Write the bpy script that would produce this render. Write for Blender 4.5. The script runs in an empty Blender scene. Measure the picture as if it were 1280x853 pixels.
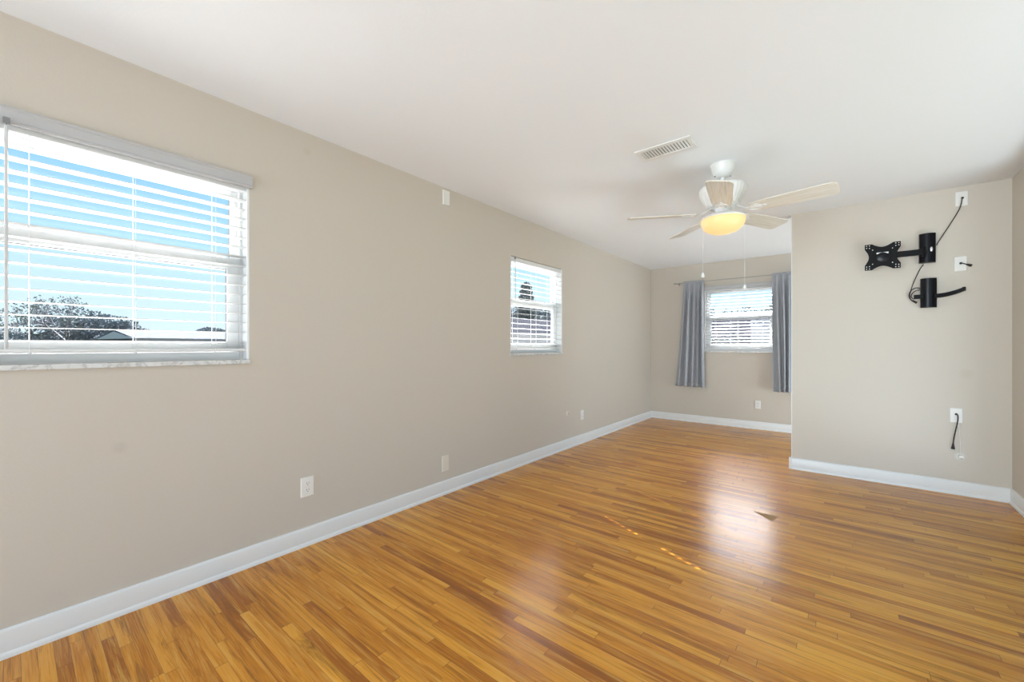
import bpy, bmesh, math, random
from mathutils import Vector, Matrix
PI = math.pi
C = bpy.context.scene.collection
R = math.radians

# ------------------------------------------------------------------ camera, sky, sun, large lights, exposure
CAM_H = 1.177
LX, RX, BY, PY, PX, RY, H = -2.463, 0.987, 6.674, 4.737, -0.380, -1.70, 2.44
cam = bpy.data.objects.new('camera', bpy.data.cameras.new('camera')); C.objects.link(cam)
cam.location = (0, 0, CAM_H); cam.rotation_euler = (PI/2, 0, R(39.10))
cam.data.sensor_width = 36; cam.data.lens = 508.7/1280*36; cam.data.shift_y = 6.4/1280
cam.data.clip_start = 0.02; cam.data.clip_end = 500
bpy.context.scene.camera = cam
vs = bpy.context.scene.view_settings
vs.view_transform = 'Standard'; vs.look = 'None'; vs.gamma = 1; vs.use_curve_mapping = False; vs.exposure = 0.0

SKY_K = 1.15
world = bpy.data.worlds.new('sky'); bpy.context.scene.world = world; world.use_nodes = True
nt = world.node_tree; nt.nodes.clear()
tc = nt.nodes.new('ShaderNodeTexCoord'); sp = nt.nodes.new('ShaderNodeSeparateXYZ'); cr = nt.nodes.new('ShaderNodeValToRGB')
bg = nt.nodes.new('ShaderNodeBackground'); wo = nt.nodes.new('ShaderNodeOutputWorld')
nt.links.new(tc.outputs['Generated'], sp.inputs[0]); nt.links.new(sp.outputs['Z'], cr.inputs[0])
nt.links.new(bg.outputs[0], wo.inputs[0]); bg.inputs[1].default_value = SKY_K
els = cr.color_ramp.elements
els[0].position = 0.0; els[0].color = (.80, .93, 1.0, 1)
els[1].position = 1.0; els[1].color = (.12, .30, .75, 1)
for p_, c_ in ((.09, (.68, .88, 1.0)), (.20, (.47, .76, 1.0)), (.34, (.30, .62, .98))):
    e = els.new(p_); e.color = (*c_, 1)

# added bright sky patch towards +Y, above direct view, to brighten floor reflections
def wm(op, a, b=None, c=None):
    o = nt.nodes.new('ShaderNodeMath'); o.operation = op
    for i, v in enumerate((a, b, c)):
        if v is None: continue
        if isinstance(v, (int, float)): o.inputs[i].default_value = v
        else: nt.links.new(v, o.inputs[i])
    return o.outputs[0]
def wstep(v, lo, hi):
    o = nt.nodes.new('ShaderNodeMapRange'); o.interpolation_type = 'SMOOTHSTEP'
    nt.links.new(v, o.inputs[0]); o.inputs[1].default_value = lo; o.inputs[2].default_value = hi
    return o.outputs[0]
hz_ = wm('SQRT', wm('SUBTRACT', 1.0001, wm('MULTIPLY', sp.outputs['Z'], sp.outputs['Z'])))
sky_boost = wm('MULTIPLY', wstep(wm('DIVIDE', sp.outputs['Y'], hz_), .45, .72), wm('MULTIPLY', wstep(sp.outputs['Z'], .185, .26), wstep(wm('DIVIDE', sp.outputs['X'], hz_), .35, .05)))
cmx = nt.nodes.new('ShaderNodeMix'); cmx.data_type = 'RGBA'; nt.links.new(sky_boost, cmx.inputs[0])
SKY_BOOST = 12.0
nt.links.new(cr.outputs[0], cmx.inputs[6]); cmx.inputs[7].default_value = (.93*SKY_BOOST, .92*SKY_BOOST, 1.0*SKY_BOOST, 1)
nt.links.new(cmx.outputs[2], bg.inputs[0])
# the added patch gains strength with height, for the steeper floor reflections
nt.links.new(wm('MULTIPLY_ADD', wm('MULTIPLY', sky_boost, wstep(sp.outputs['Z'], .40, .58)), 8.0*SKY_K, SKY_K), bg.inputs[1])

def lamp(name, kind, loc, direction, energy, color, **kw):
    d = bpy.data.lights.new(name, kind); d.energy = energy; d.color = color
    for k, v in kw.items(): setattr(d, k, v)
    o = bpy.data.objects.new(name, d); C.objects.link(o); o.location = loc
    o.rotation_euler = Vector(direction).to_track_quat('-Z', 'Y').to_euler()
    return o
SUN_EL = R(41.8)
lamp('sun', 'SUN', (-6, 6, 8), (.917*math.cos(SUN_EL), -.399*math.cos(SUN_EL), -math.sin(SUN_EL)), 23.0, (1, .97, .92), angle=R(.40))
# added fill lamps out of view: two behind the camera, one outside the right wall
# beside the camera and one at the recess behind the partition
FILL_TINT = (.775, .91, 1.0)
lamp('fill_rear_far', 'AREA', (-2.4, RY - 5.0, 1.0), (.12, 1, .05), 500, FILL_TINT, shape='RECTANGLE', size=5.0, size_y=2.8)
lamp('fill_rear_low', 'AREA', (-.75, RY - .50, .35), (0, 1, .60), 30, FILL_TINT, shape='RECTANGLE', size=3.0, size_y=.7)
lamp('fill_right_low', 'AREA', (RX + .95, 2.6, .05), (-1, .14, .66), 60, FILL_TINT, shape='RECTANGLE', size=3.0, size_y=.9)
lamp('fill_recess_low', 'AREA', (RX + .40, 5.75, .30), (-1, 0, .90), 47, FILL_TINT, shape='RECTANGLE', size=1.1, size_y=.5)

# ------------------------------------------------------------------ helpers
def tag(o, label=None, cat=None, group=None, kind=None):
    if label: o['label'] = label
    if cat: o['category'] = cat
    if group: o['group'] = group
    if kind: o['kind'] = kind
    return o
def empty(name, loc=(0, 0, 0), rz=0, parent=None):
    o = bpy.data.objects.new(name, None); C.objects.link(o); o.location = loc; o.rotation_euler = (0, 0, rz)
    o.empty_display_size = .1
    if parent: o.parent = parent
    return o
class MB:
    def __init__(s): s.bm = bmesh.new()
    def quad_box(s, pts):
        v = [s.bm.verts.new(p) for p in pts]
        for f in ((0, 3, 2, 1), (4, 5, 6, 7), (0, 1, 5, 4), (1, 2, 6, 5), (2, 3, 7, 6), (3, 0, 4, 7)):
            s.bm.faces.new([v[i] for i in f])
    def box(s, x0, x1, y0, y1, z0, z1):
        s.quad_box([(x0, y0, z0), (x1, y0, z0), (x1, y1, z0), (x0, y1, z0), (x0, y0, z1), (x1, y0, z1), (x1, y1, z1), (x0, y1, z1)])
        return s
    def prism(s, poly, a, b, fn):
        """poly: list of 2D; fn(p2, t) -> 3D; extruded from a to b"""
        A = [s.bm.verts.new(fn(p, a)) for p in poly]; B = [s.bm.verts.new(fn(p, b)) for p in poly]
        n = len(poly)
        for i in range(n): s.bm.faces.new((A[i], A[(i+1) % n], B[(i+1) % n], B[i]))
        s.bm.faces.new(A[::-1]); s.bm.faces.new(B)
        return s
    def lathe(s, prof, c=(0, 0, 0), n=40, flute=0, nf=24, mat=None):
        rings = []
        for r, z in prof:
            ring = []
            for i in range(n):
                a = 2*PI*i/n; rr = r
                if flute and r > .03: rr = r*(1 + flute*math.cos(nf*a))
                p = Vector((rr*math.cos(a), rr*math.sin(a), z))
                if mat: p = mat @ p
                ring.append(s.bm.verts.new(p + Vector(c)))
            rings.append(ring)
        for a_, b_ in zip(rings, rings[1:]):
            for i in range(n): s.bm.faces.new((a_[i], a_[(i+1) % n], b_[(i+1) % n], b_[i]))
        s.bm.faces.new(rings[0][::-1]); s.bm.faces.new(rings[-1])
        return s
    def tube(s, pts, rad, n=8):
        pts = [Vector(p) for p in pts]
        rads = rad if isinstance(rad, (list, tuple)) else [rad]*len(pts)
        rings = []; up = None
        for i, p in enumerate(pts):
            t = (pts[min(i+1, len(pts)-1)] - pts[max(i-1, 0)]).normalized()
            if up is None:
                up = Vector((0, 0, 1)) if abs(t.z) < .9 else Vector((1, 0, 0))
            u = (up - t*up.dot(t))
            u = u.normalized() if u.length > 1e-5 else t.orthogonal().normalized()
            up = u; w = t.cross(u)
            rings.append([s.bm.verts.new(p + (u*math.cos(2*PI*k/n) + w*math.sin(2*PI*k/n))*rads[i]) for k in range(n)])
        for a_, b_ in zip(rings, rings[1:]):
            for i in range(n): s.bm.faces.new((a_[i], a_[(i+1) % n], b_[(i+1) % n], b_[i]))
        s.bm.faces.new(rings[0][::-1]); s.bm.faces.new(rings[-1])
        return s
    def build(s, name, mat, parent=None, smooth=False, bevel=0, seg=2, loc=None, angle=35):
        bmesh.ops.recalc_face_normals(s.bm, faces=s.bm.faces)
        me = bpy.data.meshes.new(name); s.bm.to_mesh(me); s.bm.free()
        o = bpy.data.objects.new(name, me); C.objects.link(o)
        me.materials.append(mat)
        if parent: o.parent = parent
        if loc: o.location = loc
        if smooth:
            me.set_sharp_from_angle(angle=R(angle)) if hasattr(me, 'set_sharp_from_angle') else None
            for p in me.polygons: p.use_smooth = True
        if bevel:
            b = o.modifiers.new('bevel', 'BEVEL'); b.width = bevel; b.segments = seg; b.limit_method = 'ANGLE'; b.angle_limit = R(40)
        return o
def smooth_curve(pts, n=6):
    pts = [Vector(p) for p in pts]; out = []
    P = [pts[0]*2 - pts[1]] + pts + [pts[-1]*2 - pts[-2]]
    for i in range(1, len(P)-2):
        for k in range(n):
            t = k/n; a, b, c, d = P[i-1], P[i], P[i+1], P[i+2]
            out.append(.5*((2*b) + (c-a)*t + (2*a-5*b+4*c-d)*t*t + (3*b-a-3*c+d)*t**3))
    out.append(pts[-1]); return out

# ------------------------------------------------------------------ materials
def mat(name, col, rough=.5, spec=.5, metal=0, **kw):
    m = bpy.data.materials.new(name); m.use_nodes = True
    b = m.node_tree.nodes['Principled BSDF']
    b.inputs['Base Color'].default_value = (*col, 1); b.inputs['Roughness'].default_value = rough
    b.inputs['Specular IOR Level'].default_value = spec; b.inputs['Metallic'].default_value = metal
    for k, v in kw.items(): b.inputs[k].default_value = v
    return m
class NT:
    def __init__(s, m): s.t = m.node_tree; s.b = s.t.nodes['Principled BSDF']
    def n(s, typ, **kw):
        o = s.t.nodes.new(typ)
        for k, v in kw.items(): setattr(o, k, v)
        return o
    def l(s, a, b): s.t.links.new(a, b)
    def m(s, op, a, b=None, c=None, clamp=False):
        o = s.n('ShaderNodeMath', operation=op, use_clamp=clamp)
        for i, v in enumerate((a, b, c)):
            if v is None: continue
            if isinstance(v, (int, float)): o.inputs[i].default_value = v
            else: s.l(v, o.inputs[i])
        return o.outputs[0]
    def comb(s, x, y, z=0.0):
        o = s.n('ShaderNodeCombineXYZ')
        for i, v in enumerate((x, y, z)):
            if isinstance(v, (int, float)): o.inputs[i].default_value = v
            else: s.l(v, o.inputs[i])
        return o.outputs[0]
    def noise(s, vec, scale, detail=3, rough=.5, dist=0):
        o = s.n('ShaderNodeTexNoise'); o.inputs['Scale'].default_value = scale; o.inputs['Detail'].default_value = detail
        o.inputs['Roughness'].default_value = rough; o.inputs['Distortion'].default_value = dist
        if vec is not None: s.l(vec, o.inputs['Vector'])
        return o.outputs[0]
    def ramp(s, fac, stops):
        o = s.n('ShaderNodeValToRGB'); e = o.color_ramp.elements
        e[0].position, e[0].color = stops[0][0], (*stops[0][1], 1); e[1].position, e[1].color = stops[-1][0], (*stops[-1][1], 1)
        for p, c in stops[1:-1]: x = e.new(p); x.color = (*c, 1)
        s.l(fac, o.inputs[0]); return o.outputs[0]
    def mix(s, fac, a, b, blend='MIX'):
        o = s.n('ShaderNodeMix', data_type='RGBA', blend_type=blend)
        for i, v in ((0, fac), (6, a), (7, b)):
            if isinstance(v, (int, float)): o.inputs[i].default_value = v
            elif isinstance(v, tuple): o.inputs[i].default_value = (*v, 1)
            else: s.l(v, o.inputs[i])
        return o.outputs[2]
    def bump(s, h, strength, dist=.001):
        o = s.n('ShaderNodeBump'); o.inputs['Strength'].default_value = strength; o.inputs['Distance'].default_value = dist
        s.l(h, o.inputs['Height']); s.l(o.outputs[0], s.b.inputs['Normal'])
        return o

def plaster(name, col, rough=.6, scale=90, strength=.25, patches=()):
    m = mat(name, col, rough, .35); t = NT(m)
    co = t.n('ShaderNodeTexCoord').outputs['Object']
    n1 = t.noise(co, scale, 4, .6); n2 = t.noise(co, 1.3, 2)
    base = t.mix(t.m('MULTIPLY', n2, .10), col, tuple(c*.85 for c in col))
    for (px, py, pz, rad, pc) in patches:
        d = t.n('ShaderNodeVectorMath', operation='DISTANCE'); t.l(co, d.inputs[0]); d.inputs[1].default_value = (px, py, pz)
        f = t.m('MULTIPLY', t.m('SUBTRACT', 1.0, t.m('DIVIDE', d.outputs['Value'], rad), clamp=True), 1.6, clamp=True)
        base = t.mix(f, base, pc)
    t.l(base, t.b.inputs['Base Color']); t.bump(n1, strength, .002)
    return m
WALLC = (.615, .556, .480)
M = {}
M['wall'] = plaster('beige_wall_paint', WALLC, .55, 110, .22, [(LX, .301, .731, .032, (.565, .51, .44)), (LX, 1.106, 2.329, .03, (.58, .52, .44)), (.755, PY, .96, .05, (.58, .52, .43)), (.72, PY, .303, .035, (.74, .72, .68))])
M['ceiling'] = plaster('white_ceiling_paint', (.87, .885, .905), .7, 70, .25)
M['trim'] = mat('white_trim_paint', (.78, .775, .76), .32)
M['vinyl'] = mat('white_window_vinyl', (.86, .86, .86), .35)
M['slat'] = mat('white_blind_slat', (.78, .78, .77), .4)
M['valance'] = mat('grey_white_valance', (.50, .50, .505), .45)
M['clip'] = mat('grey_plastic_clip', (.22, .22, .23), .4)
M['wand'] = mat('clear_grey_wand', (.62, .62, .62), .2, .6, 0)
M['cord_w'] = mat('white_cord', (.85, .85, .84), .7)
M['plate'] = mat('white_plastic_plate', (.83, .81, .77), .3)
M['painted_plate'] = mat('beige_painted_plate', (.74, .69, .60), .45)
M['slot'] = mat('dark_slot', (.02, .02, .02), .6)
M['fan'] = mat('white_fan_enamel', (.82, .81, .79), .3)
M['black'] = mat('black_powder_coat', (.004, .004, .005), .5, .18)
M['black_gloss'] = mat('black_plastic_cover', (.003, .003, .006), .28, .3)
M['steel'] = mat('bright_steel', (.7, .7, .7), .25, .5, 1)
M['rubber'] = mat('black_cord_rubber', (.012, .011, .010), .5)
M['cord_brown'] = mat('dark_brown_cord', (.035, .018, .012), .5)
M['grille_dark'] = mat('vent_dark_cavity', (.09, .09, .085), .8)
M['rod'] = mat('brushed_grey_rod', (.40, .38, .35), .35, .5, .3)

m = mat('frosted_glass_bowl', (.62, .46, .24), .4); M['bowl'] = m
b = m.node_tree.nodes['Principled BSDF']; b.inputs['Emission Color'].default_value = (1.0, .66, .26, 1); b.inputs['Emission Strength'].default_value = .62

m = bpy.data.materials.new('window_glass'); m.use_nodes = True; M['glass'] = m
t = m.node_tree; t.nodes.clear()
tr = t.nodes.new('ShaderNodeBsdfTransparent'); tr.inputs[0].default_value = (.96, .98, .98, 1)
gl = t.nodes.new('ShaderNodeBsdfGlossy'); gl.inputs['Roughness'].default_value = .01
lw = t.nodes.new('ShaderNodeLayerWeight'); lw.inputs[0].default_value = .5
pw = t.nodes.new('ShaderNodeMath'); pw.operation = 'POWER'; pw.inputs[1].default_value = 5; t.links.new(lw.outputs['Facing'], pw.inputs[0])
fr = t.nodes.new('ShaderNodeMath'); fr.operation = 'MULTIPLY_ADD'; fr.inputs[1].default_value = .6; fr.inputs[2].default_value = .02; t.links.new(pw.outputs[0], fr.inputs[0])
mx = t.nodes.new('ShaderNodeMixShader'); ou = t.nodes.new('ShaderNodeOutputMaterial')
t.links.new(fr.outputs[0], mx.inputs[0]); t.links.new(tr.outputs[0], mx.inputs[1]); t.links.new(gl.outputs[0], mx.inputs[2]); t.links.new(mx.outputs[0], ou.inputs[0])

m = mat('white_marble_sill', (.8, .8, .79), .25); M['marble'] = m; t = NT(m)
co = t.n('ShaderNodeTexCoord').outputs['Object']
v = t.noise(co, 9, 6, .65, 1.6)
t.l(t.ramp(t.m('ABSOLUTE', t.m('SUBTRACT', v, .5)), [(0, (.46, .455, .45)), (.015, (.60, .595, .58)), (.07, (.72, .71, .70)), (1, (.76, .755, .745))]), t.b.inputs['Base Color'])

m = mat('whitewashed_blade_wood', (.75, .7, .6), .35); M['blade'] = m; t = NT(m)
co = t.n('ShaderNodeTexCoord').outputs['Object']
mp = t.n('ShaderNodeMapping'); mp.inputs['Scale'].default_value = (3, 70, 10); t.l(co, mp.inputs[0])
v = t.noise(mp.outputs[0], 1.6, 4, .6, .3)
t.l(t.ramp(v, [(.30, (.62, .56, .47)), (.48, (.73, .69, .61)), (.62, (.78, .75, .69))]), t.b.inputs['Base Color'])

m = mat('grey_curtain_cloth', (.34, .36, .41), .9, .1); M['curtain'] = m; t = NT(m)
t.b.inputs['Sheen Weight'].default_value = .15
co = t.n('ShaderNodeTexCoord').outputs['Object']
wv = t.noise(co, 420, 2, .5); t.bump(wv, .25, .001)
t.l(t.mix(wv, (.36, .37, .40), (.47, .48, .51)), t.b.inputs['Base Color'])

# ---- strip oak floor: boards run along X, 40 mm wide
m = mat('strip_oak_floor', (.5, .28, .1), .2, **{'IOR': 1.5}); M['floor'] = m; t = NT(m)
co = t.n('ShaderNodeTexCoord').outputs['Object']
sx = t.n('ShaderNodeSeparateXYZ'); t.l(co, sx.inputs[0]); X, Y = sx.outputs[0], sx.outputs[1]
BW = .0405
yy = t.m('DIVIDE', t.m('ADD', Y, .0175), BW); row = t.m('FLOOR', yy); fy = t.m('FRACT', yy)
def wn1(v, off=0.0):
    o = t.n('ShaderNodeTexWhiteNoise', noise_dimensions='1D'); t.l(t.m('ADD', v, off), o.inputs['W']); return o
rr = wn1(row, 3.3).outputs[0]; rl = wn1(row, 91.7).outputs[0]
length = t.m('ADD', t.m('MULTIPLY', rl, .75), .55)
xx = t.m('ADD', t.m('DIVIDE', X, length), t.m('MULTIPLY', rr, 37.0))
colm = t.m('FLOOR', xx); fx = t.m('FRACT', xx)
w2 = t.n('ShaderNodeTexWhiteNoise', noise_dimensions='2D'); t.l(t.comb(row, colm), w2.inputs['Vector'])
rid = w2.outputs['Value']
w3 = t.n('ShaderNodeTexWhiteNoise', noise_dimensions='2D'); t.l(t.comb(t.m('ADD', row, 57.0), colm), w3.inputs['Vector'])
rid2 = w3.outputs['Value']
tone = t.ramp(rid, [(0, (0.345, 0.101, 0.008)), (.10, (0.416, 0.133, 0.009)), (.22, (0.509, 0.177, 0.012)), (.45, (0.589, 0.220, 0.016)), (.7, (0.646, 0.253, 0.021)), (.88, (0.716, 0.302, 0.028)), (1, (0.762, 0.347, 0.034))])
gv = t.comb(t.m('ADD', t.m('MULTIPLY', X, 1.6), t.m('MULTIPLY', rid, 90.0)), t.m('MULTIPLY', Y, 26.0), t.m('MULTIPLY', rid2, 40.0))
g1 = t.noise(gv, 1.0, 4, .62, .9)
gv2 = t.comb(t.m('ADD', t.m('MULTIPLY', X, 7.0), t.m('MULTIPLY', rid2, 90.0)), t.m('MULTIPLY', Y, 260.0), t.m('MULTIPLY', rid, 40.0))
g2 = t.noise(gv2, 1.0, 3, .6, .2)
# cathedral rings
wvn = t.m('SINE', t.m('MULTIPLY', g1, 62.0))
shade = t.m('ADD', t.m('MULTIPLY', t.m('SUBTRACT', g1, .5), 1.7), t.m('ADD', t.m('MULTIPLY', t.m('SUBTRACT', g2, .5), .8), t.m('MULTIPLY', wvn, .045)))
c1 = t.mix(t.m('MULTIPLY', t.m('MAXIMUM', shade, 0.0), 1.5, clamp=True), tone, (.78, .46, .09))
c1 = t.mix(t.m('MULTIPLY', t.m('MAXIMUM', t.m('MULTIPLY', shade, -1.0), 0.0), 2.0, clamp=True), c1, (.20, .072, .008))
# gaps between boards
ey = t.m('MINIMUM', fy, t.m('SUBTRACT', 1.0, fy)); gy = t.m('LESS_THAN', ey, .016)
ex = t.m('MULTIPLY', t.m('MINIMUM', fx, t.m('SUBTRACT', 1.0, fx)), length); gx = t.m('LESS_THAN', ex, .0009)
gsel = wn1(row, 17.1).outputs[0]
gap = t.m('MAXIMUM', t.m('MULTIPLY', gy, t.m('ADD', .25, t.m('MULTIPLY', gsel, .5))), t.m('MULTIPLY', gx, .8))
c2 = t.mix(gap, c1, (.06, .025, .008))
# one bare worn wedge in the varnish
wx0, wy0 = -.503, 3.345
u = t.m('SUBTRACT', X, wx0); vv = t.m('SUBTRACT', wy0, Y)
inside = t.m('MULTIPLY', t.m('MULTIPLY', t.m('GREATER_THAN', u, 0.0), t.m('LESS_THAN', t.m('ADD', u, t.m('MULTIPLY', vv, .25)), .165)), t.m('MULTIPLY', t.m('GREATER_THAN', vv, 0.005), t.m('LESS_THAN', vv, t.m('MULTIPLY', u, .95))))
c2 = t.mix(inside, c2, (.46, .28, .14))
t.l(c2, t.b.inputs['Base Color'])
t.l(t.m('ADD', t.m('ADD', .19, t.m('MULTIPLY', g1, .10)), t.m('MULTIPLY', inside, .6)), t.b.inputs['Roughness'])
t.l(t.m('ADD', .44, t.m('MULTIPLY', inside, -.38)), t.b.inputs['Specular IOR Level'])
hgt = t.m('ADD', t.m('MULTIPLY', t.m('POWER', t.m('ABSOLUTE', t.m('SUBTRACT', fy, .5)), 2.0), -1.6), t.m('ADD', t.m('MULTIPLY', t.m('MULTIPLY', fy, t.m('SUBTRACT', rid, .5)), 1.3), t.m('ADD', t.m('MULTIPLY', g2, .06), t.m('MULTIPLY', gap, -.7))))
t.bump(hgt, .30, .0012)

# ------------------------------------------------------------------ room shell
def struct(name, mb, mt, parent=None, **kw):
    o = mb.build(name, mt, parent, **kw)
    if not parent: o['kind'] = 'structure'
    return o
WT = .13                                                     # outer wall thickness
struct('floor', MB().box(LX-WT, RX+.12, RY-WT, BY+WT, -.10, 0), M['floor'])
struct('ceiling', MB().box(LX-WT, RX+.12, RY-WT, BY+WT, H, H+.10), M['ceiling'])
WZ0, WZ1 = 1.083, 2.045
W1 = (-.120, .804); W2 = (3.007, 3.930); W3 = (-1.640, -.712)
def wall_with_holes(name, a0, a1, holes, fn, mt):
    """fn(a0,a1,z0,z1) adds a slab piece"""
    mb = MB(); cur = a0
    for h0, h1, z0, z1 in holes:
        fn(mb, cur, h0, 0, H)
        if z0 > 0: fn(mb, h0, h1, 0, z0)
        fn(mb, h0, h1, z1, H); cur = h1
    fn(mb, cur, a1, 0, H)
    bmesh.ops.remove_doubles(mb.bm, verts=mb.bm.verts, dist=1e-5)
    return struct(name, mb, mt)
wall_with_holes('wall_left', RY-WT, BY+WT, [(W1[0], W1[1], WZ0, WZ1), (W2[0], W2[1], WZ0, WZ1)],
                lambda mb, a, b_, z0, z1: mb.box(LX-WT, LX, a, b_, z0, z1), M['wall'])
wall_with_holes('wall_back', LX, RX+.12, [(W3[0], W3[1], WZ0, WZ1)],
                lambda mb, a, b_, z0, z1: mb.box(a, b_, BY, BY+WT, z0, z1), M['wall'])
wall_with_holes('wall_right', RY-WT, BY, [(1.00, 4.20, .04, 2.20), (5.15, 6.35, .10, 2.05)],  # both openings added out of view to let the fill lamps in
                lambda mb, a, b_, z0, z1: mb.box(RX, RX+.12, a, b_, z0, z1), M['wall'])
wall_with_holes('wall_rear', LX, RX, [(-2.35, .88, .05, 2.36)],  # opening added behind the camera for the rear fill lamps
                lambda mb, a, b_, z0, z1: mb.box(a, b_, RY-WT, RY, z0, z1), M['wall'])
struct('wall_partition', MB().box(PX, RX, PY, PY+.115, 0, H), M['wall'])

# baseboards: tall flat board with eased top and a shoe moulding
BBP = [(0, 0), (.022, 0), (.0215, .010), (.018, .018), (.0135, .022), (.0135, .092), (.0105, .101), (.005, .106), (0, .107)]
def baseboard(name, runs):
    mb = MB()
    for fn, a, b_ in runs: mb.prism(BBP, a, b_, fn)
    return struct(name, mb, M['trim'], smooth=True, angle=25)
baseboard('baseboard_left', [(lambda p, s: (LX+p[0], s, p[1]), RY, BY)])
baseboard('baseboard_back', [(lambda p, s: (s, BY-p[0], p[1]), LX, RX)])
baseboard('baseboard_partition', [(lambda p, s: (s, PY-p[0], p[1]), PX-.022, RX), (lambda p, s: (PX-p[0], s, p[1]), PY-.022, PY+.115)])
baseboard('baseboard_right', [(lambda p, s: (RX-p[0], s, p[1]), RY, PY)])
# white corner bead on the free end of the partition
struct('trim_1', MB().box(PX-.004, PX+.001, PY-.002, PY+.117, .107, H), M['trim'])

# ------------------------------------------------------------------ windows and blinds in a local frame:
# local x runs along the wall (left to right seen from inside), y goes OUT through the wall, z up
def window(name, loc, rz, w):
    root = empty(name, loc, rz); root['kind'] = 'structure'
    z0, z1 = WZ0+.022, WZ1
    fr_ = MB(); J = .027
    fr_.box(0, J, .066, .128, z0, z1); fr_.box(w-J, w, .066, .128, z0, z1)
    fr_.box(J, w-J, .066, .128, z1-.03, z1); fr_.box(J, w-J, .066, .128, z0, z0+.042)
    fr_.box(0, .012, .001, .066, z0, z1); fr_.box(w-.012, w, .001, .066, z0, z1)      # white lined reveal
    fr_.build('window_frame', M['vinyl'], root, bevel=.002)
    def sash(nm, y0, y1, za, zb, st, bot, top):
        s = MB(); a, b_ = J+.0005, w-J-.0005
        s.box(a, a+st, y0, y1, za, zb); s.box(b_-st, b_, y0, y1, za, zb)
        s.box(a+st, b_-st, y0, y1, za, za+bot); s.box(a+st, b_-st, y0, y1, zb-top, zb)
        so = s.build(nm, M['vinyl'], root, bevel=.002)
        g = MB().box(a+st-.004, b_-st+.004, (y0+y1)/2-.002, (y0+y1)/2+.002, za+bot-.004, zb-top+.004)
        g.build('pane', M['glass'], so)
        # dark glazing gasket round the glass
        q = MB(); e = .004; gz0, gz1 = za+bot, zb-top; yg0 = (y0+y1)/2-.006; yg1 = (y0+y1)/2-.0021
        q.box(a+st, a+st+e, yg0, yg1, gz0, gz1); q.box(b_-st-e, b_-st, yg0, yg1, gz0, gz1)
        q.box(a+st+e, b_-st-e, yg0, yg1, gz0, gz0+e); q.box(a+st+e, b_-st-e, yg0, yg1, gz1-e, gz1)
        q.build('gasket', M['clip'], so)
    sash('upper_sash', .099, .124, 1.585, z1-.031, .034, .055, .03)
    sash('lower_sash', .070, .096, z0+.043, 1.648, .056, .050, .062)
    s = MB().box(.0005, w-.0005, -.014, .064, WZ0+.0005, WZ0+.0215)
    s.build('sill', M['marble'], root, bevel=.003)
    return root
def blind(name, loc, rz, w, label, cords, wand, valance=True, holes=(), pitch=.0503, tilt=.5):
    root = empty(name, loc, rz); tag(root, label, 'blind')
    top, bot = 2.043, 1.151; g = .0125
    MB().box(g, w-g, .008, .060, top-.040, top-.001).build('head_rail', M['slat'], root, bevel=.002)
    if valance:
        v = MB(); pf = [(-.003, 2.018), (-.022, 2.018), (-.026, 2.024), (-.022, 2.032), (-.022, 2.066), (-.028, 2.074), (-.028, 2.080), (-.003, 2.080)]
        v.prism(pf, -.006, w+.006, lambda p, s_: (s_, p[0], p[1]))
        v.build('valance', M['valance'], root, smooth=True, angle=20)
    s = MB(); z = 1.200; half = .0315; yc = .0345; th = .0014; tl = half*math.tan(R(tilt))
    while z < top-.05:
        def piece(a, b_, ya, yb):
            za = z + tl*(ya-yc)/half; zb = z + tl*(yb-yc)/half
            s.quad_box([(a, ya, za-th), (b_, ya, za-th), (b_, yb, zb-th), (a, yb, zb-th), (a, ya, za+th), (b_, ya, za+th), (b_, yb, zb+th), (a, yb, zb+th)])
        if holes:
            piece(g, w-g, yc-half, yc-.014); piece(g, w-g, yc+.014, yc+half)
            cur = g
            for hc in holes: piece(cur, hc-.0065, yc-.014, yc+.014); cur = hc+.0065
            piece(cur, w-g, yc-.014, yc+.014)
        else: piece(g, w-g, yc-half, yc+half)
        z += pitch
    s.build('slats', M['slat'], root)
    MB().box(g, w-g, yc-.029, yc+.029, bot, bot+.014).build('bottom_rail', M['slat'], root, bevel=.003)
    for c in cords:
        k = MB()
        for yo in (yc-half-.002, yc+half+.002): k.tube([(c, yo, bot+.002), (c, yo, top-.04)], .0011, 6)
        k.build('ladder_cord', M['cord_w'], root)
        kb = MB().lathe([(.004, bot-.006), (.006, bot-.003), (.006, bot)], (c, yc-.02, 0), 12)
        kb.build('cord_button', M['cord_w'], root, smooth=True)
    if wand is not None:
        wx, wz = wand
        ww = MB().tube([(wx, -.034, 2.004), (wx, -.036, wz)], .0052, 6).build('wand', M['wand'], root)
        MB().box(wx-.008, wx+.010, -.0375, -.029, 2.012, 2.034).box(wx-.002, wx+.003, -.036, -.030, 2.0, 2.013).build('wand_clip', M['clip'], ww)
    return root
# left wall: from inside, looking to -X, left-to-right is +Y; local x=+Y, local y=-X -> rotation +90 deg
window('window_1', (LX, W1[0], 0), PI/2, W1[1]-W1[0])
window('window_2', (LX, W2[0], 0), PI/2, W2[1]-W2[0])
window('window_3', (W3[0], BY, 0), 0, W3[1]-W3[0])
blind('venetian_blind', (LX, W1[0], 0), PI/2, W1[1]-W1[0], 'white slatted blind with grey valance and clear wand on the large nearest window', (.165, .473, .774), (.108, 1.168))
blind('venetian_blind', (LX, W2[0], 0), PI/2, W2[1]-W2[0], 'white slatted blind without a valance on the middle window of the long left wall', (.113, .42, .722), (.030, 1.62), valance=False, holes=(.113, .722), tilt=7)
blind('venetian_blind', (W3[0], BY, 0), 0, W3[1]-W3[0], 'white slatted blind hanging between the grey curtains on the far wall', (.15, .45, .76), None, pitch=.0462, tilt=13)

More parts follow.
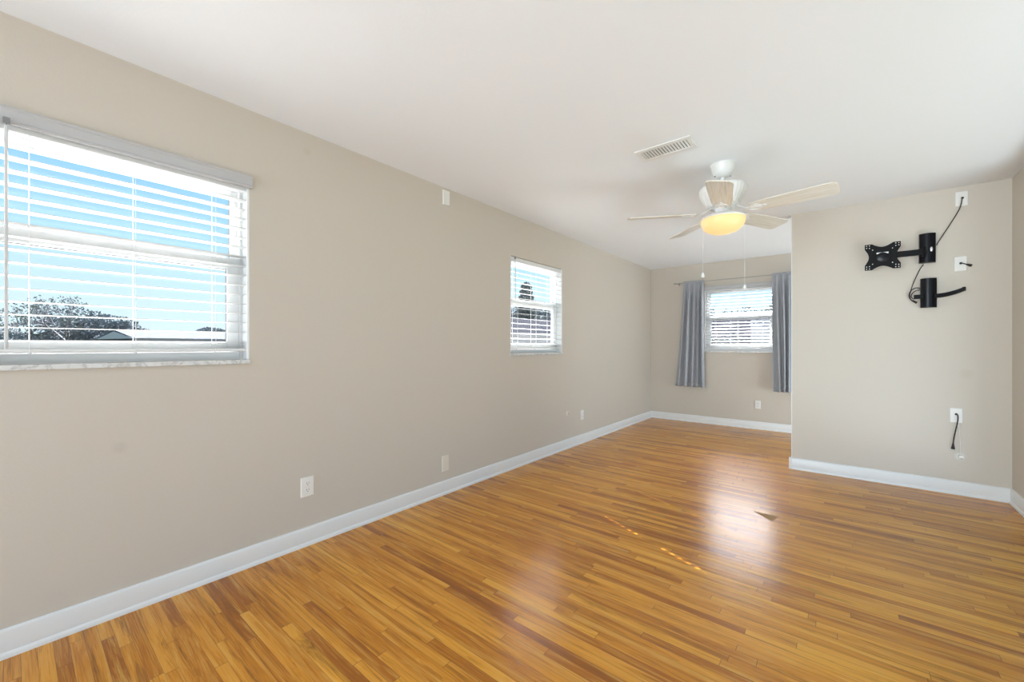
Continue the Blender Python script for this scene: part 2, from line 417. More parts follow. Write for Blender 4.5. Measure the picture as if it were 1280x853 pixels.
# ------------------------------------------------------------------ curtains and rod
rod_y, rod_z = BY-.075, 2.158
rod = empty('curtain_rod', (-1.2, rod_y, rod_z)); tag(rod, 'thin pale metal rod above the far window carrying two grey curtains', 'curtain rod')
MB().tube([(-.84, 0, 0), (1.00, 0, 0)], .0065, 12).build('pole', M['rod'], rod, smooth=True)
rm = Matrix.Rotation(PI/2, 3, 'Y')
for sx_, xx_ in ((-1, -.84), (1, 1.00)):
    MB().lathe([(.004, 0), (.010, .004), (.013, .010), (.013, .018), (.008, .024), (.010, .030), (.004, .036)], (xx_, 0, 0), 16, mat=Matrix.Rotation(sx_*PI/2, 3, 'Y')).build('finial', M['rod'], rod, smooth=True)
    bx_ = xx_ - sx_*.035
    k = MB().box(bx_-.006, bx_+.006, -.004, .066, -.013, -.008).box(bx_-.010, bx_+.010, .066, .0745, -.035, .020).box(bx_-.006, bx_+.006, -.010, -.006, -.013, .004)
    k.build('bracket', M['rod'], rod, bevel=.001)
def curtain(label, x0t, x1t, x0b, x1b, seed, folds):
    rnd = random.Random(seed); root = empty('curtain', ((x0t+x1t)/2, rod_y, 0)); tag(root, label, 'curtain', 'grey curtain panels on the far window')
    ox = (x0t+x1t)/2; ph = [rnd.uniform(-.5, .5) for _ in range(folds+2)]; zt, zb = rod_z+.022, .552
    def fab(u, s, th):
        z = zt+(zb-zt)*s
        f = min(1, s*5); a = x0t+(x0b-x0t)*s**1.2; b_ = x1t+(x1b-x1t)*s**1.2
        x = a+(b_-a)*u + .010*math.sin(u*9+seed+s*2)*s
        phase = u*folds*2*PI + .6*math.sin(u*5.0+seed) + .35*math.sin(s*3+u*7)
        amp = (.010+.050*f)*(1-.50*math.sin(u*5+seed)**2)
        y = amp*math.sin(phase) + .006*(1-f)*math.sin(phase*3.1)
        y = y*.85 - .016*f
        if abs(z-rod_z) < .012: y = y*.3
        return Vector((x-ox, y, z))
    N, K = folds*18, 40
    mb = MB(); V = [[None]*(N+1) for _ in range(K+1)]
    for j in range(K+1):
        sj = (j/K)**1.35
        for i in range(N+1):
            V[j][i] = mb.bm.verts.new(fab(i/N, sj, 0))
    for j in range(K):
        for i in range(N): mb.bm.faces.new((V[j][i], V[j][i+1], V[j+1][i+1], V[j+1][i]))
    o = mb.build('curtain_cloth', M['curtain'], root, smooth=True, angle=180)
    so = o.modifiers.new('thickness', 'SOLIDIFY'); so.thickness = .002; so.offset = 0
    # rod pocket hem: stitched tube round the pole
    h_ = MB(); pts = []
    for i in range(0, 61):
        u = i/60; pts.append((x0t+(x1t-x0t)*u-ox, 0, rod_z))
    h_.tube(pts, [.0125+.0035*math.sin(i*2.1+seed) for i in range(61)], 10)
    h_.build('rod_pocket', M['curtain'], root, smooth=True, angle=60)
    hb = MB(); A = [];
    for i in range(N+1):
        p = fab(i/N, .962, 0); q = fab(i/N, 1.0, 0); A.append((p, q))
    rows = [[], []]
    for p, q in A:
        rows[0].append(hb.bm.verts.new(p+Vector((0, -.0022, 0)))); rows[1].append(hb.bm.verts.new(q+Vector((0, -.0022, -.001))))
    for i in range(N): hb.bm.faces.new((rows[0][i], rows[0][i+1], rows[1][i+1], rows[1][i]))
    ho = hb.build('bottom_hem', M['curtain'], root, smooth=True, angle=180)
    hs = ho.modifiers.new('thickness', 'SOLIDIFY'); hs.thickness = .0015; hs.offset = 0
    return root
curtain('grey-blue curtain hanging left of the far window, flaring out at its hem', -1.925, -1.630, -2.045, -1.605, 1.3, 5)
curtain('grey-blue curtain hanging right of the far window, partly hidden by the partition', -.752, -.400, -.735, -.380, 4.1, 5)

# ------------------------------------------------------------------ wall plates. local: x right, y INTO the wall, z up, origin at plate centre on the wall
def plate_root(name, loc, rz, label, cat, group=None):
    r = empty(name, loc, rz); tag(r, label, cat, group); return r
def plate_mesh(w, h, d=.006):
    return MB().prism([(-w/2, -h/2), (w/2, -h/2), (w/2, h/2), (-w/2, h/2)], 0, 1, lambda p, s: (p[0]*(1-.10*s), -.0004-d*s, p[1]*(1-.06*s)))
def screw(parent, x, z, y=-.0066, mt='plate'):
    MB().lathe([(.0032, 0), (.0032, .0008), (.002, .0014)], (x, y, z), 12, mat=Matrix.Rotation(PI/2, 3, 'X')).build('screw', M[mt], parent, smooth=True)
def outlet(loc, rz, label, w=.072, h=.117):
    r = plate_root('wall_outlet', loc, rz, label, 'outlet', 'duplex wall outlets')
    plate_mesh(w, h).build('cover_plate', M['plate'], r, bevel=.0012)
    for s in (1, -1):
        zc = s*.0195
        poly = [(.0165*math.cos(a), max(-.0125, min(.0125, .0165*math.sin(a)))) for a in [2*PI*k/24 for k in range(24)]]
        o = MB().prism(poly, -.0063, -.0082, lambda p, t_: (p[0], t_, p[1]+zc)).build('receptacle', M['plate'], r, bevel=.0006)
        k = MB().box(-.0075, -.0053, -.0086, -.0080, zc-.0005, zc+.0085).box(.0053, .0072, -.0086, -.0080, zc+.0005, zc+.0075)
        k.lathe([(.0026, 0), (.0026, .0006)], (0, -.0080, zc-.0065), 12, mat=Matrix.Rotation(PI/2, 3, 'X'))
        k.build('slots', M['slot'], o)
    screw(r, 0, 0)
    return r
def blank(loc, rz, label, w=.072, h=.125, mt='painted_plate', d=.006):
    r = plate_root('blank_wall_plate', loc, rz, label, 'wall plate')
    plate_mesh(w, h, d).build('cover_plate', M[mt], r, bevel=.0015)
    for s in (1, -1): screw(r, 0, s*.036, -.0006-d, mt)
    return r
LR = PI/2
outlet((LX, 1.106, .344), LR, 'white duplex outlet low on the left wall, nearest the camera', .078)
outlet((LX, 4.382, .338), LR, 'pale duplex outlet low on the left wall, close to the far corner', .066)
outlet((-.934, BY, .345), 0, 'white duplex outlet on the far wall below the window')
blank((LX, 2.184, .241), LR, 'beige blank plate low on the left wall just above the baseboard')
blank((LX, 2.192, 2.362), LR, 'pale blank plate high on the left wall just under the ceiling', .070, .120, 'plate', .010)
r = plate_root('coax_jack', (LX, 4.04, .402), LR, 'small round cable jack on the left wall beside the far outlet', 'jack')
MB().lathe([(.024, 0), (.024, .003), (.018, .005)], (0, -.0003, 0), 24, mat=Matrix.Rotation(PI/2, 3, 'X')).build('round_plate', M['painted_plate'], r, smooth=True)
MB().lathe([(.006, 0), (.006, .010), (.0035, .010), (.0035, .014)], (0, -.005, 0), 12, mat=Matrix.Rotation(PI/2, 3, 'X')).build('connector', M['steel'], r, smooth=True)
def hole_plate(x, z, label, hx=0, hz=0, w=.072, h=.118):
    r = plate_root('cable_wall_plate', (x, PY, z), 0, label, 'wall plate', 'cable plates on the partition')
    plate_mesh(w, h).build('cover_plate', M['plate'], r, bevel=.0012)
    MB().lathe([(.0085, 0), (.0085, .0014), (.0055, .0018)], (hx, -.0062, hz), 18, mat=Matrix.Rotation(PI/2, 3, 'X')).build('cable_hole', M['slot'], r, smooth=True)
    for s in (1, -1): screw(r, 0, s*.045, -.0066)
    return r
hole_plate(.729, 2.342, 'white plate touching the ceiling with a long black cord running from it', .004, .005)
hole_plate(.722, 1.828, 'white plate at mid height with a short black plug poking out', .002, .004)
hole_plate(.699, .626, 'white plate low on the partition with a black power cord hanging from it', .000, .010)

# ------------------------------------------------------------------ TV wall mount with folding arm (world-placed, parts local to root)
def rounded(poly, r, n=5):
    out = []; N = len(poly)
    for i in range(N):
        a, b_, c = Vector(poly[i-1]), Vector(poly[i]), Vector(poly[(i+1) % N])
        p = b_+(a-b_).normalized()*r; q = b_+(c-b_).normalized()*r
        for k in range(n+1):
            t_ = k/n; out.append(tuple(p*(1-t_)**2+b_*2*t_*(1-t_)+q*t_*t_))
    return out
def yflat(poly, y0, y1, mb=None):
    mb = mb or MB(); mb.prism(poly, y0, y1, lambda p, s: (p[0], s, p[1])); return mb
def bracket_cover(root, w, h, d, bands):
    # bowed plastic cover over the wall plate
    pf = [(-w/2, 0), (-w/2, -d*.55)] + [(-w/2+w*k/10, -d*(.62+.38*math.sin(PI*k/10))) for k in range(0, 11)] + [(w/2, -d*.55), (w/2, 0)]
    o = MB().prism(pf, -h/2, h/2, lambda p, s: (p[0], p[1]-.0005, s)).build('bracket_cover', M['black_gloss'], root, smooth=True, angle=30, bevel=.0015)
    return o
tv = empty('tv_wall_mount', (.535, PY, 1.975)); tag(tv, 'black TV wall mount with X-shaped screen plate on a folded arm, the upper mount', 'tv mount')
cov = bracket_cover(tv, .095, .238, .058, 1)
MB().lathe([(.019, 0), (.019, .003), (.012, .005)], (.020, -.058, -.015), 20, mat=Matrix.Rotation(PI/2, 3, 'X') @ Matrix.Scale(.45, 3, (1, 0, 0))).build('level_badge', M['steel'], cov, smooth=True)
MB().lathe([(.016, -.040), (.016, .040)], (-.035, -.085, -.035), 20).build('pivot', M['black'], tv, smooth=True)
MB().box(-.060, -.010, -.090, -.050, -.055, -.018).build('pivot_fork', M['black'], tv, bevel=.003)
MB().box(-.330, -.035, -.104, -.080, -.060, -.013).build('arm', M['black'], tv, bevel=.004)
MB().lathe([(.018, -.045), (.018, .040)], (-.280, -.092, -.036), 20).build('arm_joint', M['black'], tv, smooth=True)
# screen plate centre
pc = (-.276, -.117, -.042)
Wd, Hd = .112, .110
poly = []
for sx_, sz_ in ((-1, -1), (1, -1), (1, 1), (-1, 1)):
    tip = [(sx_*Wd, sz_*(Hd-.042)), (sx_*Wd, sz_*Hd), (sx_*(Wd-.046), sz_*Hd)]
    if sx_*sz_ < 0: tip = tip[::-1]
    poly.append(tip)
full = []
def arc(a, b_, bend, n=8):
    a, b_ = Vector(a), Vector(b_); out = []
    for k in range(1, n):
        t_ = k/n; p = a*(1-t_)+b_*t_; out.append(tuple(p+Vector(bend)*math.sin(PI*t_)))
    return out
bends = [(0, .030), (-.026, 0), (0, -.030), (.026, 0)]
for i in range(4):
    tp = poly[i] if i in (0, 2) else poly[i]
    full += tp
    full += arc(tp[-1], poly[(i+1) % 4][0], bends[i])
sp_ = MB(); yflat([(p[0]+pc[0], p[1]+pc[2]) for p in full], pc[1]-.0035, pc[1]+.0035, sp_)
splate = sp_.build('screen_plate', M['black'], tv, bevel=.0012)
for sx_ in (-1, 1):
    for sz_ in (-1, 1):
        for dx, dz in ((.100, .098), (.082, .098), (.100, .080), (.082, .078), (.062, .060), (.055, .045)):
            MB().lathe([(.0036, 0), (.0036, .0008)], (pc[0]+sx_*dx, pc[1]-.0035, pc[2]+sz_*dz), 10, mat=Matrix.Rotation(PI/2, 3, 'X')).build('bolt_hole', M['plate'], splate)
MB().box(pc[0]-.038, pc[0]+.038, pc[1]-.006, pc[1]-.0036, pc[2]+.020, pc[2]+.034).build('plate_slot', M['steel'], splate, bevel=.001)
MB().lathe([(.040, 0), (.040, .008), (.028, .012)], (pc[0], pc[1]-.0035, pc[2]-.008), 28, mat=Matrix.Rotation(PI/2, 3, 'X')).build('tilt_hub', M['black_gloss'], splate, smooth=True)
for sx_ in (-1, 1):
    MB().box(pc[0]+sx_*.055-.006, pc[0]+sx_*.055+.006, pc[1]-.008, pc[1]-.0036, pc[2]-.055, pc[2]+.055).build('stiffening_rib', M['black'], splate, bevel=.002)
# lower mount
tl_ = empty('shelf_wall_mount', (.542, PY, 1.610)); tag(tl_, 'black lower wall bracket with a curved arm reaching right, cable loop beside it', 'wall bracket')
bracket_cover(tl_, .093, .238, .056, 2)
pts = smooth_curve([(.030, -.052, -.030), (.085, -.075, -.026), (.140, -.100, -.012), (.185, -.112, .008)], 5)
mb = MB()
for a_, b_ in zip(pts, pts[1:]):
    hh = .0165
    mb.quad_box([(a_[0], a_[1]-.006, a_[2]-hh), (b_[0], b_[1]-.006, b_[2]-hh), (b_[0], b_[1]+.006, b_[2]-hh), (a_[0], a_[1]+.006, a_[2]-hh),
                 (a_[0], a_[1]-.006, a_[2]+hh), (b_[0], b_[1]-.006, b_[2]+hh), (b_[0], b_[1]+.006, b_[2]+hh), (a_[0], a_[1]+.006, a_[2]+hh)])
bmesh.ops.remove_doubles(mb.bm, verts=mb.bm.verts, dist=1e-5)
mb.build('arm', M['black'], tl_)
MB().box(.174, .192, -.120, -.102, -.008, .024).build('arm_tip', M['black_gloss'], tl_, bevel=.003)
MB().box(-.088, -.030, -.062, -.048, -.046, -.012).build('arm_stub', M['black'], tl_, bevel=.003)

# ------------------------------------------------------------------ cords
def cord(name, pts, rad, mt, label, cat='cord', n=6):
    o = MB().tube(smooth_curve(pts, n), rad, 8).build(name, mt, None, smooth=True, angle=180)
    return tag(o, label, cat)
c_y = PY
cord('black_cable', [(.733, c_y-.0085, 2.347), (.728, c_y-.022, 2.340), (.722, c_y-.020, 2.290), (.705, c_y-.012, 2.235), (.650, c_y-.010, 2.120), (.600, c_y-.010, 2.020),
                    (.5950, c_y-.006, 1.95), (.5850, c_y-.006, 1.85)][:6] + [(.590, c_y-.006, 1.995)], .0035, M['rubber'],
     'black power cord running from the ceiling plate down behind the TV mount')
cord('thin_cable', [(.515, c_y-.006, 1.850), (.490, c_y-.008, 1.800), (.455, c_y-.012, 1.700), (.440, c_y-.020, 1.640), (.432, c_y-.026, 1.600), (.440, c_y-.030, 1.560), (.470, c_y-.022, 1.530)], .0032, M['rubber'],
     'thin black cord dropping from the TV mount to the lower bracket')
lp = empty('cable_bundle', (.46, c_y, 1.60)); tag(lp, 'looped black and brown cables bunched left of the lower wall bracket', 'cable')
MB().tube(smooth_curve([(.036, -.010, .055), (.010, -.020, .058), (-.018, -.024, .040), (-.030, -.020, .010), (-.028, -.016, -.020), (-.012, -.014, -.045), (.010, -.014, -.060)], 6), .0034, 8).build('looped_cable', M['rubber'], lp, smooth=True, angle=180)
MB().tube(smooth_curve([(.034, -.012, .040), (.008, -.030, .034), (-.012, -.034, .015), (-.020, -.032, -.012), (-.004, -.028, -.034), (.014, -.022, -.018)], 6), .0034, 8).build('looped_cable', M['cord_brown'], lp, smooth=True, angle=180)
MB().tube([(-.010, -.014, -.044), (.006, -.014, -.058), (.016, -.014, -.064)], [.005, .008, .0085], 10).build('plug', M['rubber'], lp, smooth=True)
pk = empty('power_plug', (.724, c_y, 1.832)); tag(pk, 'short black cord end with plug sticking out of the middle plate', 'plug')
MB().tube(smooth_curve([(0, -.0085, 0), (.006, -.020, -.003), (.024, -.030, -.014)], 5), .0040, 8).build('cord', M['rubber'], pk, smooth=True, angle=180)
MB().tube([(.024, -.030, -.014), (.034, -.034, -.020), (.050, -.038, -.029), (.053, -.038, -.031)], [.0045, .008, .0105, .009], 12).build('plug_body', M['rubber'], pk, smooth=True)
hc = empty('hanging_power_cord', (.699, c_y, .626)); tag(hc, 'black power cord with plug dangling from the low plate above the baseboard', 'cord')
MB().tube(smooth_curve([(0, -.0085, .010), (.006, -.024, .004), (.006, -.022, -.040), (-.004, -.018, -.110), (-.014, -.016, -.180), (-.018, -.016, -.230)], 6), .0038, 8).build('cable', M['rubber'], hc, smooth=True, angle=180)
pg = MB().tube([(-.018, -.016, -.222), (-.018, -.016, -.240), (-.019, -.016, -.262), (-.019, -.016, -.268)], [.0045, .007, .0115, .010], 12).build('plug_body', M['rubber'], hc, smooth=True)
k = MB().box(-.0265, -.025, -.019, -.013, -.283, -.267); k.box(-.013, -.0115, -.019, -.013, -.283, -.267); k.build('prongs', M['steel'], pg)
wc = empty('white_plug_cord', (.712, c_y, .60)); tag(wc, 'thin white cord with a small white plug hanging beside the black one', 'cord')
MB().tube(smooth_curve([(-.010, -.0085, .032), (-.004, -.016, .010), (.004, -.014, -.10), (.008, -.014, -.20), (.010, -.014, -.285)], 6), .0016, 8).build('cable', M['cord_w'], wc, smooth=True, angle=180)
wp = MB().box(-.002, .026, -.024, -.006, -.306, -.284).build('plug_body', M['plate'], wc, bevel=.003)
k = MB().box(.006, .0075, -.018, -.013, -.318, -.305); k.box(.016, .0175, -.018, -.013, -.318, -.305); k.build('prongs', M['clip'], wp)

# ------------------------------------------------------------------ ceiling vent
vt = empty('ceiling_vent', (-.882, 2.645, H)); tag(vt, 'white louvred air register set in the ceiling near the fan', 'vent')
hx, hy = .172, .090; ix, iy = .142, .055
f = MB()
for x0, x1, y0, y1 in ((-hx, hx, -hy, -iy), (-hx, hx, iy, hy), (-hx, -ix, -iy, iy), (ix, hx, -iy, iy)): f.box(x0, x1, y0, y1, -.0075, -.0003)
f.build('frame', M['fan'], vt, bevel=.003)
MB().box(-ix, ix, -iy, iy, -.0015, -.0004).build('duct_opening', M['grille_dark'], vt)
s = MB()
for k in range(15):
    xc = -ix + (k+.5)*2*ix/15; s.quad_box([(xc-.0065, -iy, -.0070), (xc-.0050, -iy, -.0078), (xc-.0050, iy, -.0078), (xc-.0065, iy, -.0070), (xc+.0030, -iy, -.0016), (xc+.0045, -iy, -.0022), (xc+.0045, iy, -.0022), (xc+.0030, iy, -.0016)])
s.build('louvres', M['fan'], vt)
MB().box(hx-.010, hx-.006, -.012, .012, -.016, -.0076).build('damper_lever', M['fan'], vt)

# ------------------------------------------------------------------ ceiling fan
FX, FY = -.6476, 3.1205
fan = empty('ceiling_fan', (FX, FY, H)); tag(fan, 'white five-blade ceiling fan with a glowing amber light bowl', 'ceiling fan')
zz = lambda z: z-H
MB().lathe([(.079, zz(2.4395)), (.079, zz(2.432)), (.074, zz(2.425)), (.070, zz(2.400)), (.060, zz(2.375)), (.042, zz(2.356)), (.022, zz(2.348))], n=48).build('canopy', M['fan'], fan, smooth=True)
MB().lathe([(.014, zz(2.352)), (.014, zz(2.285)), ], n=20).build('downrod', M['fan'], fan, smooth=True)
for a in (0.6, 3.7):
    MB().lathe([(.005, 0), (.005, .004)], (.052*math.cos(a), .052*math.sin(a), zz(2.357)), 10).build('canopy_screw', M['clip'], fan, smooth=True)
MB().lathe([(.030, zz(2.300)), (.060, zz(2.295)), (.115, zz(2.289)), (.142, zz(2.279)), (.150, zz(2.264)), (.147, zz(2.240)), (.136, zz(2.210)), (.120, zz(2.180)), (.104, zz(2.158)), (.096, zz(2.150))], n=192, flute=.012, nf=32).build('motor_housing', M['fan'], fan, smooth=True, angle=60)
MB().lathe([(.094, zz(2.150)), (.094, zz(2.143)), (.070, zz(2.138)), (.052, zz(2.132)), (.052, zz(2.100)), (.060, zz(2.096))], n=40).build('switch_housing', M['fan'], fan, smooth=True)
MB().lathe([(.058, zz(2.098)), (.075, zz(2.096)), (.110, zz(2.085)), (.138, zz(2.070)), (.146, zz(2.062)), (.143, zz(2.056)), (.130, zz(2.056))], n=56).build('light_fitter', M['fan'], fan, smooth=True)
MB().lathe([(.138, zz(2.060)), (.140, zz(2.050)), (.136, zz(2.026)), (.124, zz(2.002)), (.100, zz(1.980)), (.065, zz(1.965)), (.030, zz(1.959)), (.004, zz(1.957))], n=56).build('light_bowl', M['bowl'], fan, smooth=True)
PITCH = R(12.5)
def blade_outline():
    w0, w1 = .056, .074
    pts = [(.185, -w0), (.30, -w0-.010), (.60, -w1)]
    pts += [(.60+.040*math.sin(PI/2*k/6), -w1+.035*(1-math.cos(PI/2*k/6))) for k in range(1, 7)]
    top = [(x, -y) for x, y in pts[::-1]]
    return pts + top + [(.172, .035), (.172, -.035)]
a0 = R(-8.0)
for k in range(5):
    an = a0+k*2*PI/5
    br = empty('temp', (0, 0, 0)); bpy.data.objects.remove(br)
    Mz = Matrix.Rotation(an, 4, 'Z'); T = Matrix.Translation((0, 0, zz(2.100))) @ Mz @ Matrix.Rotation(PITCH*-1, 4, 'X')
    b_ = MB().prism(blade_outline(), -.0035, .0035, lambda p, s: (p[0], p[1], s)).build('blade', M['blade'], fan, bevel=.0015)
    b_.matrix_local = T
    # blade iron: arm from motor, spreading into a scrolled three-lobed plate under the blade root
    ir = MB(); o2 = []
    for x, y in ((.082, -.013), (.150, -.011), (.172, -.022), (.190, -.040), (.215, -.043), (.232, -.030), (.240, -.016), (.262, -.012), (.272, 0)): o2.append((x, y))
    o2 = o2 + [(x, -y) for x, y in o2[:-1][::-1]]
    ir.prism(o2, -.0085, -.0040, lambda p, s: (p[0], p[1], s + (.040*max(0, (.165-p[0])/.083))))
    io = ir.build('blade_iron', M['fan'], fan, bevel=.0012); io.matrix_local = T
    ring = MB(); ring.tube([(.206+.030*math.cos(q*PI/10), .018*math.sin(q*PI/10), -.0105) for q in range(21)], .0032, 6)
    ro = ring.build('scroll', M['fan'], io, smooth=True)
    for sx_, sy_ in ((.205, .032), (.205, -.032), (.258, 0)):
        MB().lathe([(.0045, 0), (.0035, -.003)], (sx_, sy_, -.0085), 10).build('screw', M['fan'], io)
# pull chains
rt = Vector((.776, .631, 0)); fw = Vector((-.631, .776, 0))
for sgn, zb, off in ((-1, 1.655, .143), (1, 1.572, .147)):
    p = rt*sgn*off + fw*(-.010)
    ch = MB(); q0 = rt*sgn*.055
    ch.tube([(q0.x, q0.y, zz(2.112)), (p.x*.8, p.y*.8, zz(2.108)), (p.x*.99, p.y*.99, zz(2.098)), (p.x, p.y, zz(2.05)), (p.x, p.y, zz(zb+.03))], .0010, 6)
    z = zb+.03
    while z < 2.05:
        ch.lathe([(.0006, zz(z)-.0014), (.0016, zz(z)), (.0006, zz(z)+.0014)], (p.x, p.y, 0), 6); z += .012
    co_ = ch.build('pull_chain', M['fan'], fan, smooth=True)
    MB().lathe([(.002, zz(zb+.032)), (.007, zz(zb+.026)), (.011, zz(zb+.008)), (.011, zz(zb+.002)), (.006, zz(zb-.002))], (p.x, p.y, 0), 16).build('chain_pull', M['fan'], co_, smooth=True)

# ------------------------------------------------------------------ outside
GZ = -.55
M['lawn'] = mat('winter_lawn', (.16, .17, .08), .9, 0); t = NT(M['lawn']); co = t.n('ShaderNodeTexCoord').outputs['Object']
t.l(t.ramp(t.noise(co, .8, 5), [(.35, (.016, .020, .010)), (.65, (.035, .034, .02))]), t.b.inputs['Base Color'])
struct('lawn', MB().box(-90, 40, -60, 110, GZ-.2, GZ), M['lawn'])
struct('bounce_slab', MB().box(-7.5, LX-WT-.02, -4, 11, GZ, GZ+.03), mat('pale_bounce', (.70, .69, .66), .8))  # added unseen pale slab, bounces sun up through the left windows
struct('rear_patio', MB().box(LX-WT, 6, -12, RY-WT-.02, GZ, GZ+.03), mat('dark_pavers', (.10, .10, .10), .8))
def foliage_mat(name, a, b_):
    m_ = mat(name, a, .9, 0); t_ = NT(m_); c_ = t_.n('ShaderNodeTexCoord').outputs['Object']
    t_.l(t_.ramp(t_.noise(c_, 2.5, 3), [(.35, a), (.65, b_)]), t_.b.inputs['Base Color']); return m_
M['leaf_dark'] = foliage_mat('dark_evergreen_leaf', (.075, .092, .10), (.15, .17, .185))
M['leaf_mid'] = foliage_mat('olive_leaf', (.10, .12, .115), (.19, .21, .20))
M['bark'] = mat('grey_bark', (.11, .11, .12), .9, 0)
M['palm'] = foliage_mat('palm_leaf', (.06, .08, .08), (.13, .15, .15))
M['brick'] = mat('tan_brick', (.34, .20, .12), .9, 0); M['stucco'] = mat('pale_stucco', (.16, .17, .18), .9, 0)
M['gable'] = mat('pale_gable_siding', (.46, .48, .50), .9, 0); M['dark_pane'] = mat('dark_house_glass', (.03, .035, .04), .5, .1); M['fascia'] = mat('white_fascia', (.14, .14, .14), .8, 0)
for nm, c0, c1 in (('shingle', (.016, .016, .019), (.028, .029, .032)), ('shingle_pale', (.050, .054, .060), (.075, .080, .087))):
    m = mat(nm, c0, .9, 0); M[nm] = m; t = NT(m); co = t.n('ShaderNodeTexCoord').outputs['Object']
    bt = t.n('ShaderNodeTexBrick'); t.l(co, bt.inputs['Vector']); bt.inputs['Scale'].default_value = 3.5
    bt.inputs['Color1'].default_value = (*c0, 1); bt.inputs['Color2'].default_value = (*c1, 1); bt.inputs['Mortar'].default_value = (*[c*.6 for c in c0], 1)
    t.l(bt.outputs[0], t.b.inputs['Base Color'])
def leaf_cloud(mb, rnd, c, r, n, size):
    for _ in range(n):
        while True:
            d = Vector((rnd.uniform(-1, 1), rnd.uniform(-1, 1), rnd.uniform(-1, 1)))
            if .05 < d.length < 1: break
        d = d.normalized()*(d.length**.4)
        p = Vector(c)+Vector((d.x*r[0], d.y*r[1], d.z*r[2]))
        u = Vector((rnd.uniform(-1, 1), rnd.uniform(-1, 1), rnd.uniform(-1, 1))).normalized(); w = u.orthogonal().normalized(); s_ = size*rnd.uniform(.6, 1.3)
        mb.bm.faces.new([mb.bm.verts.new(p+u*s_), mb.bm.verts.new(p+w*s_*.55), mb.bm.verts.new(p-u*s_), mb.bm.verts.new(p-w*s_*.55)])
def branches(mb, tips, rnd, p, d, L, rad, depth, spread):
    q = p + d*L*.5 + Vector((rnd.uniform(-1, 1), rnd.uniform(-1, 1), rnd.uniform(-.4, .6)))*L*.07; e = q + (d+Vector((rnd.uniform(-.2, .2), rnd.uniform(-.2, .2), rnd.uniform(-.05, .2)))).normalized()*L*.5
    mb.tube([p, q, e], [rad, rad*.82, rad*.62], 5)
    if depth == 0: tips.append(e); return
    for k in range(rnd.choice((2, 3, 3))):
        a = rnd.uniform(0, 2*PI); side = (d.orthogonal().normalized())
        side = Matrix.Rotation(a, 3, d) @ side
        nd = (d*rnd.uniform(.7, 1.0) + side*spread*rnd.uniform(.6, 1.1) + Vector((0, 0, .12))).normalized()
        branches(mb, tips, rnd, e if k else q.lerp(e, .6), nd, L*rnd.uniform(.62, .82), rad*.58, depth-1, spread)
def bare_tree(px, py, height, seed, label, leafy=200, depth=5):
    rnd = random.Random(seed); root = empty('bare_tree', (px, py, GZ)); tag(root, label, 'tree', 'bare trees beyond the windows')
    mb = MB(); tips = []
    branches(mb, tips, rnd, Vector((0, 0, 0)), Vector((0, 0, 1)), height*.30, height*.028, depth, .75)
    mb.build('branches', M['bark'], root)
    if leafy:
        lf = MB()
        for tp in tips:
            leaf_cloud(lf, rnd, tp, (.35, .35, .25), max(1, int(leafy/len(tips)*6)), .075)
        lf.build('sparse_leaves', M['leaf_mid'], root)
def bush_tree(px, py, top, rx, seed, label, mt='leaf_dark', group='evergreen trees beyond the windows', n=6500, size=.10, lo=0.2, name='evergreen_tree'):
    rnd = random.Random(seed); root = empty(name, (px, py, GZ)); tag(root, label, 'tree', group)
    hgt = top-GZ; MB().tube([(0, 0, 0), (.1, 0, hgt*.5), (0, .1, hgt*.8)], [hgt*.035, hgt*.025, hgt*.01], 8).build('trunk', M['bark'], root)
    lf = MB(); k = 9
    for i in range(k):
        a = rnd.uniform(0, 2*PI); rr = rnd.uniform(.1, .75)*rx; zc = hgt*rnd.uniform(.42, .82)
        s_ = rnd.uniform(.35, .6)
        leaf_cloud(lf, rnd, (rr*math.cos(a), rr*math.sin(a), zc*(1-.12*rr/rx)), (rx*s_, rx*s_, hgt*.22), n//k, size)
    leaf_cloud(lf, rnd, (0, 0, hgt*.36), (rx*.95, rx*.95, hgt*.34), n//3, size)
    lf.build('foliage', M[mt], root)
def pos(ray, t_): return ray[0]*t_, ray[1]*t_
# view through window 1 (rays give world direction at image columns)
bare_tree(-1.470*24, .094*24, 5.6, 11, 'large bare branching tree seen left in the near window', 110, 6)
bare_tree(-1.62*19, -.05*19, 4.2, 5, 'smaller bare tree at the left edge of the near window', 50, 5)
bush_tree(-1.455*27, .110*27, 3.6, 3.0, 2, 'dark evergreen clump beneath the large bare tree')
bush_tree(-1.400*27, .165*27, 3.4, 2.4, 3, 'dark evergreen clump right of the large bare tree')
bush_tree(-1.345*30, .185*30, 2.9, 2.0, 4, 'low dark evergreen left of the pale roofs')
bush_tree(-1.53*30, .045*30, 2.4, 3.2, 14, 'low evergreen left of the large bare tree')
bush_tree(-1.215*30, .300*30, 2.8, 2.2, 6, 'rounded evergreen at the right edge of the near window')
bush_tree(-1.29*36, .245*36, 2.7, 3.5, 7, 'distant low evergreen line behind the pale roofs')
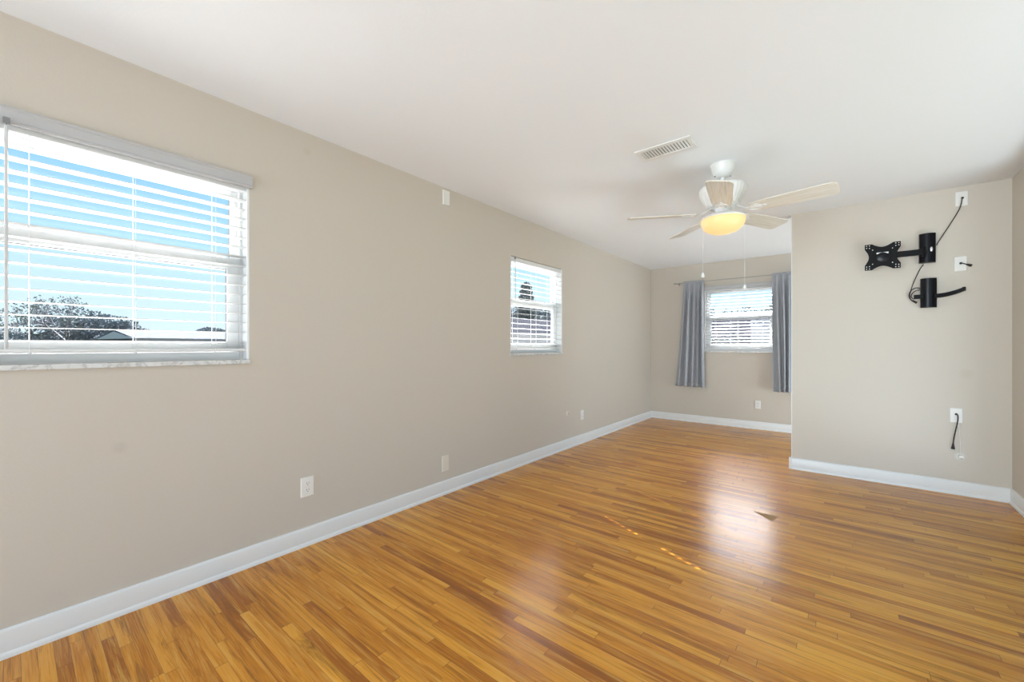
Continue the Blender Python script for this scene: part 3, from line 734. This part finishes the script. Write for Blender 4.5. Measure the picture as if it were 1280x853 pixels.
# view through window 2
bare_tree(-.560*20, .835*20, 4.6, 21, 'bare tree right of the tall palm in the middle window', 80, 5)
bush_tree(-.618*20, .785*20, 3.1, 2.0, 22, 'evergreen left of the tall palm in the middle window', 'leaf_mid')
bush_tree(-.585*21, .812*21, 3.2, 2.6, 23, 'dark evergreen behind the tall palm in the middle window')
bush_tree(-.548*22, .845*22, 3.4, 2.2, 24, 'evergreen at the right side of the middle window')
rt_ = empty('conifer_tree', (-.603*17, .797*17, GZ)); tag(rt_, 'tall narrow dark conifer standing up against the sky in the middle window', 'tree')
rnd = random.Random(8); MB().tube([(0, 0, 0), (0, 0, 2.4), (.03, 0, 4.4)], [.12, .08, .02], 8).build('trunk', M['bark'], rt_)
lf = MB()
for i in range(14):
    z = 1.1+i*.24; leaf_cloud(lf, rnd, (rnd.uniform(-.05, .05), rnd.uniform(-.05, .05), z), (.60*(1-i/15)**.75+.10, .60*(1-i/15)**.75+.10, .15), 420, .05)
lf.build('foliage', M['palm'], rt_)
# view through window 3
bush_tree(-.256*26, 1.080*26, 4.0, 1.6, 31, 'leafy tree at the left side of the far window', 'leaf_mid', n=3200, size=.085)
bush_tree(-.222*27, 1.110*27, 3.4, 1.8, 32, 'low leafy tree left of centre in the far window', 'leaf_mid', n=3200, size=.085)
bush_tree(-.150*24, 1.165*24, 3.95, 1.8, 33, 'tall leafy tree at the right side of the far window', 'leaf_mid', n=3400, size=.085)
bush_tree(-.192*30, 1.135*30, 2.9, 3.0, 34, 'distant tree line in the middle of the far window', 'leaf_mid', n=3400, size=.085)
def house(loc, rz, w, d, eave, ridge, wallm, roofm, label, wins):
    root = empty('neighbor_house', (loc[0], loc[1], GZ), rz); tag(root, label, 'house')
    MB().box(-w/2, w/2, -d/2, d/2, 0, eave-GZ).build('house_walls', M[wallm], root)
    o = .35; e = eave-GZ; r_ = ridge-GZ
    MB().prism([(-d/2-o, e-.02), (d/2+o, e-.02), (d/2+o, e+.10), (0, r_), (-d/2-o, e+.10)], -w/2-o, w/2+o, lambda p, s: (s, p[0], p[1])).build('roof', M[roofm], root)
    MB().box(-w/2-o, w/2+o, -d/2-o-.03, -d/2-o, e-.04, e+.10).build('fascia', M['fascia'], root)
    for sx_ in (-1, 1):
        x_ = sx_*(w/2+o+.012)
        MB().prism([(-d/2-.25, e+.08), (d/2+.25, e+.08), (0, r_-.07)], x_-.01, x_+.01, lambda p, s: (s, p[0], p[1])).build('gable', M['gable'], root)
    for x in wins:
        f_ = MB().box(x-.55, x+.55, -d/2-.04, -d/2+.02, e-1.5, e-.45).build('house_window', M['fascia'], root)
        MB().box(x-.48, x+.48, -d/2-.05, -d/2-.035, e-1.43, e-.52).build('pane', M['dark_pane'], f_)
house((-1.27*20, .26*20), R(98), 4, 4, 1.42, 1.90, 'stucco', 'shingle_pale', 'low neighbour house with pale roof seen in the near window', (-2, 1.8))
house((-.585*14, .812*14), R(55), 6, 4, 1.45, 2.1, 'stucco', 'shingle', 'grey-roofed neighbour house seen low in the middle window', (-1.5, 1.2))
house((-.165*14.5, 1.135*14.5), R(8), 5, 4.5, 1.30, 2.25, 'brick', 'shingle', 'tan brick neighbour house with dark shingle roof outside the far window', (-1.5, 1.3))
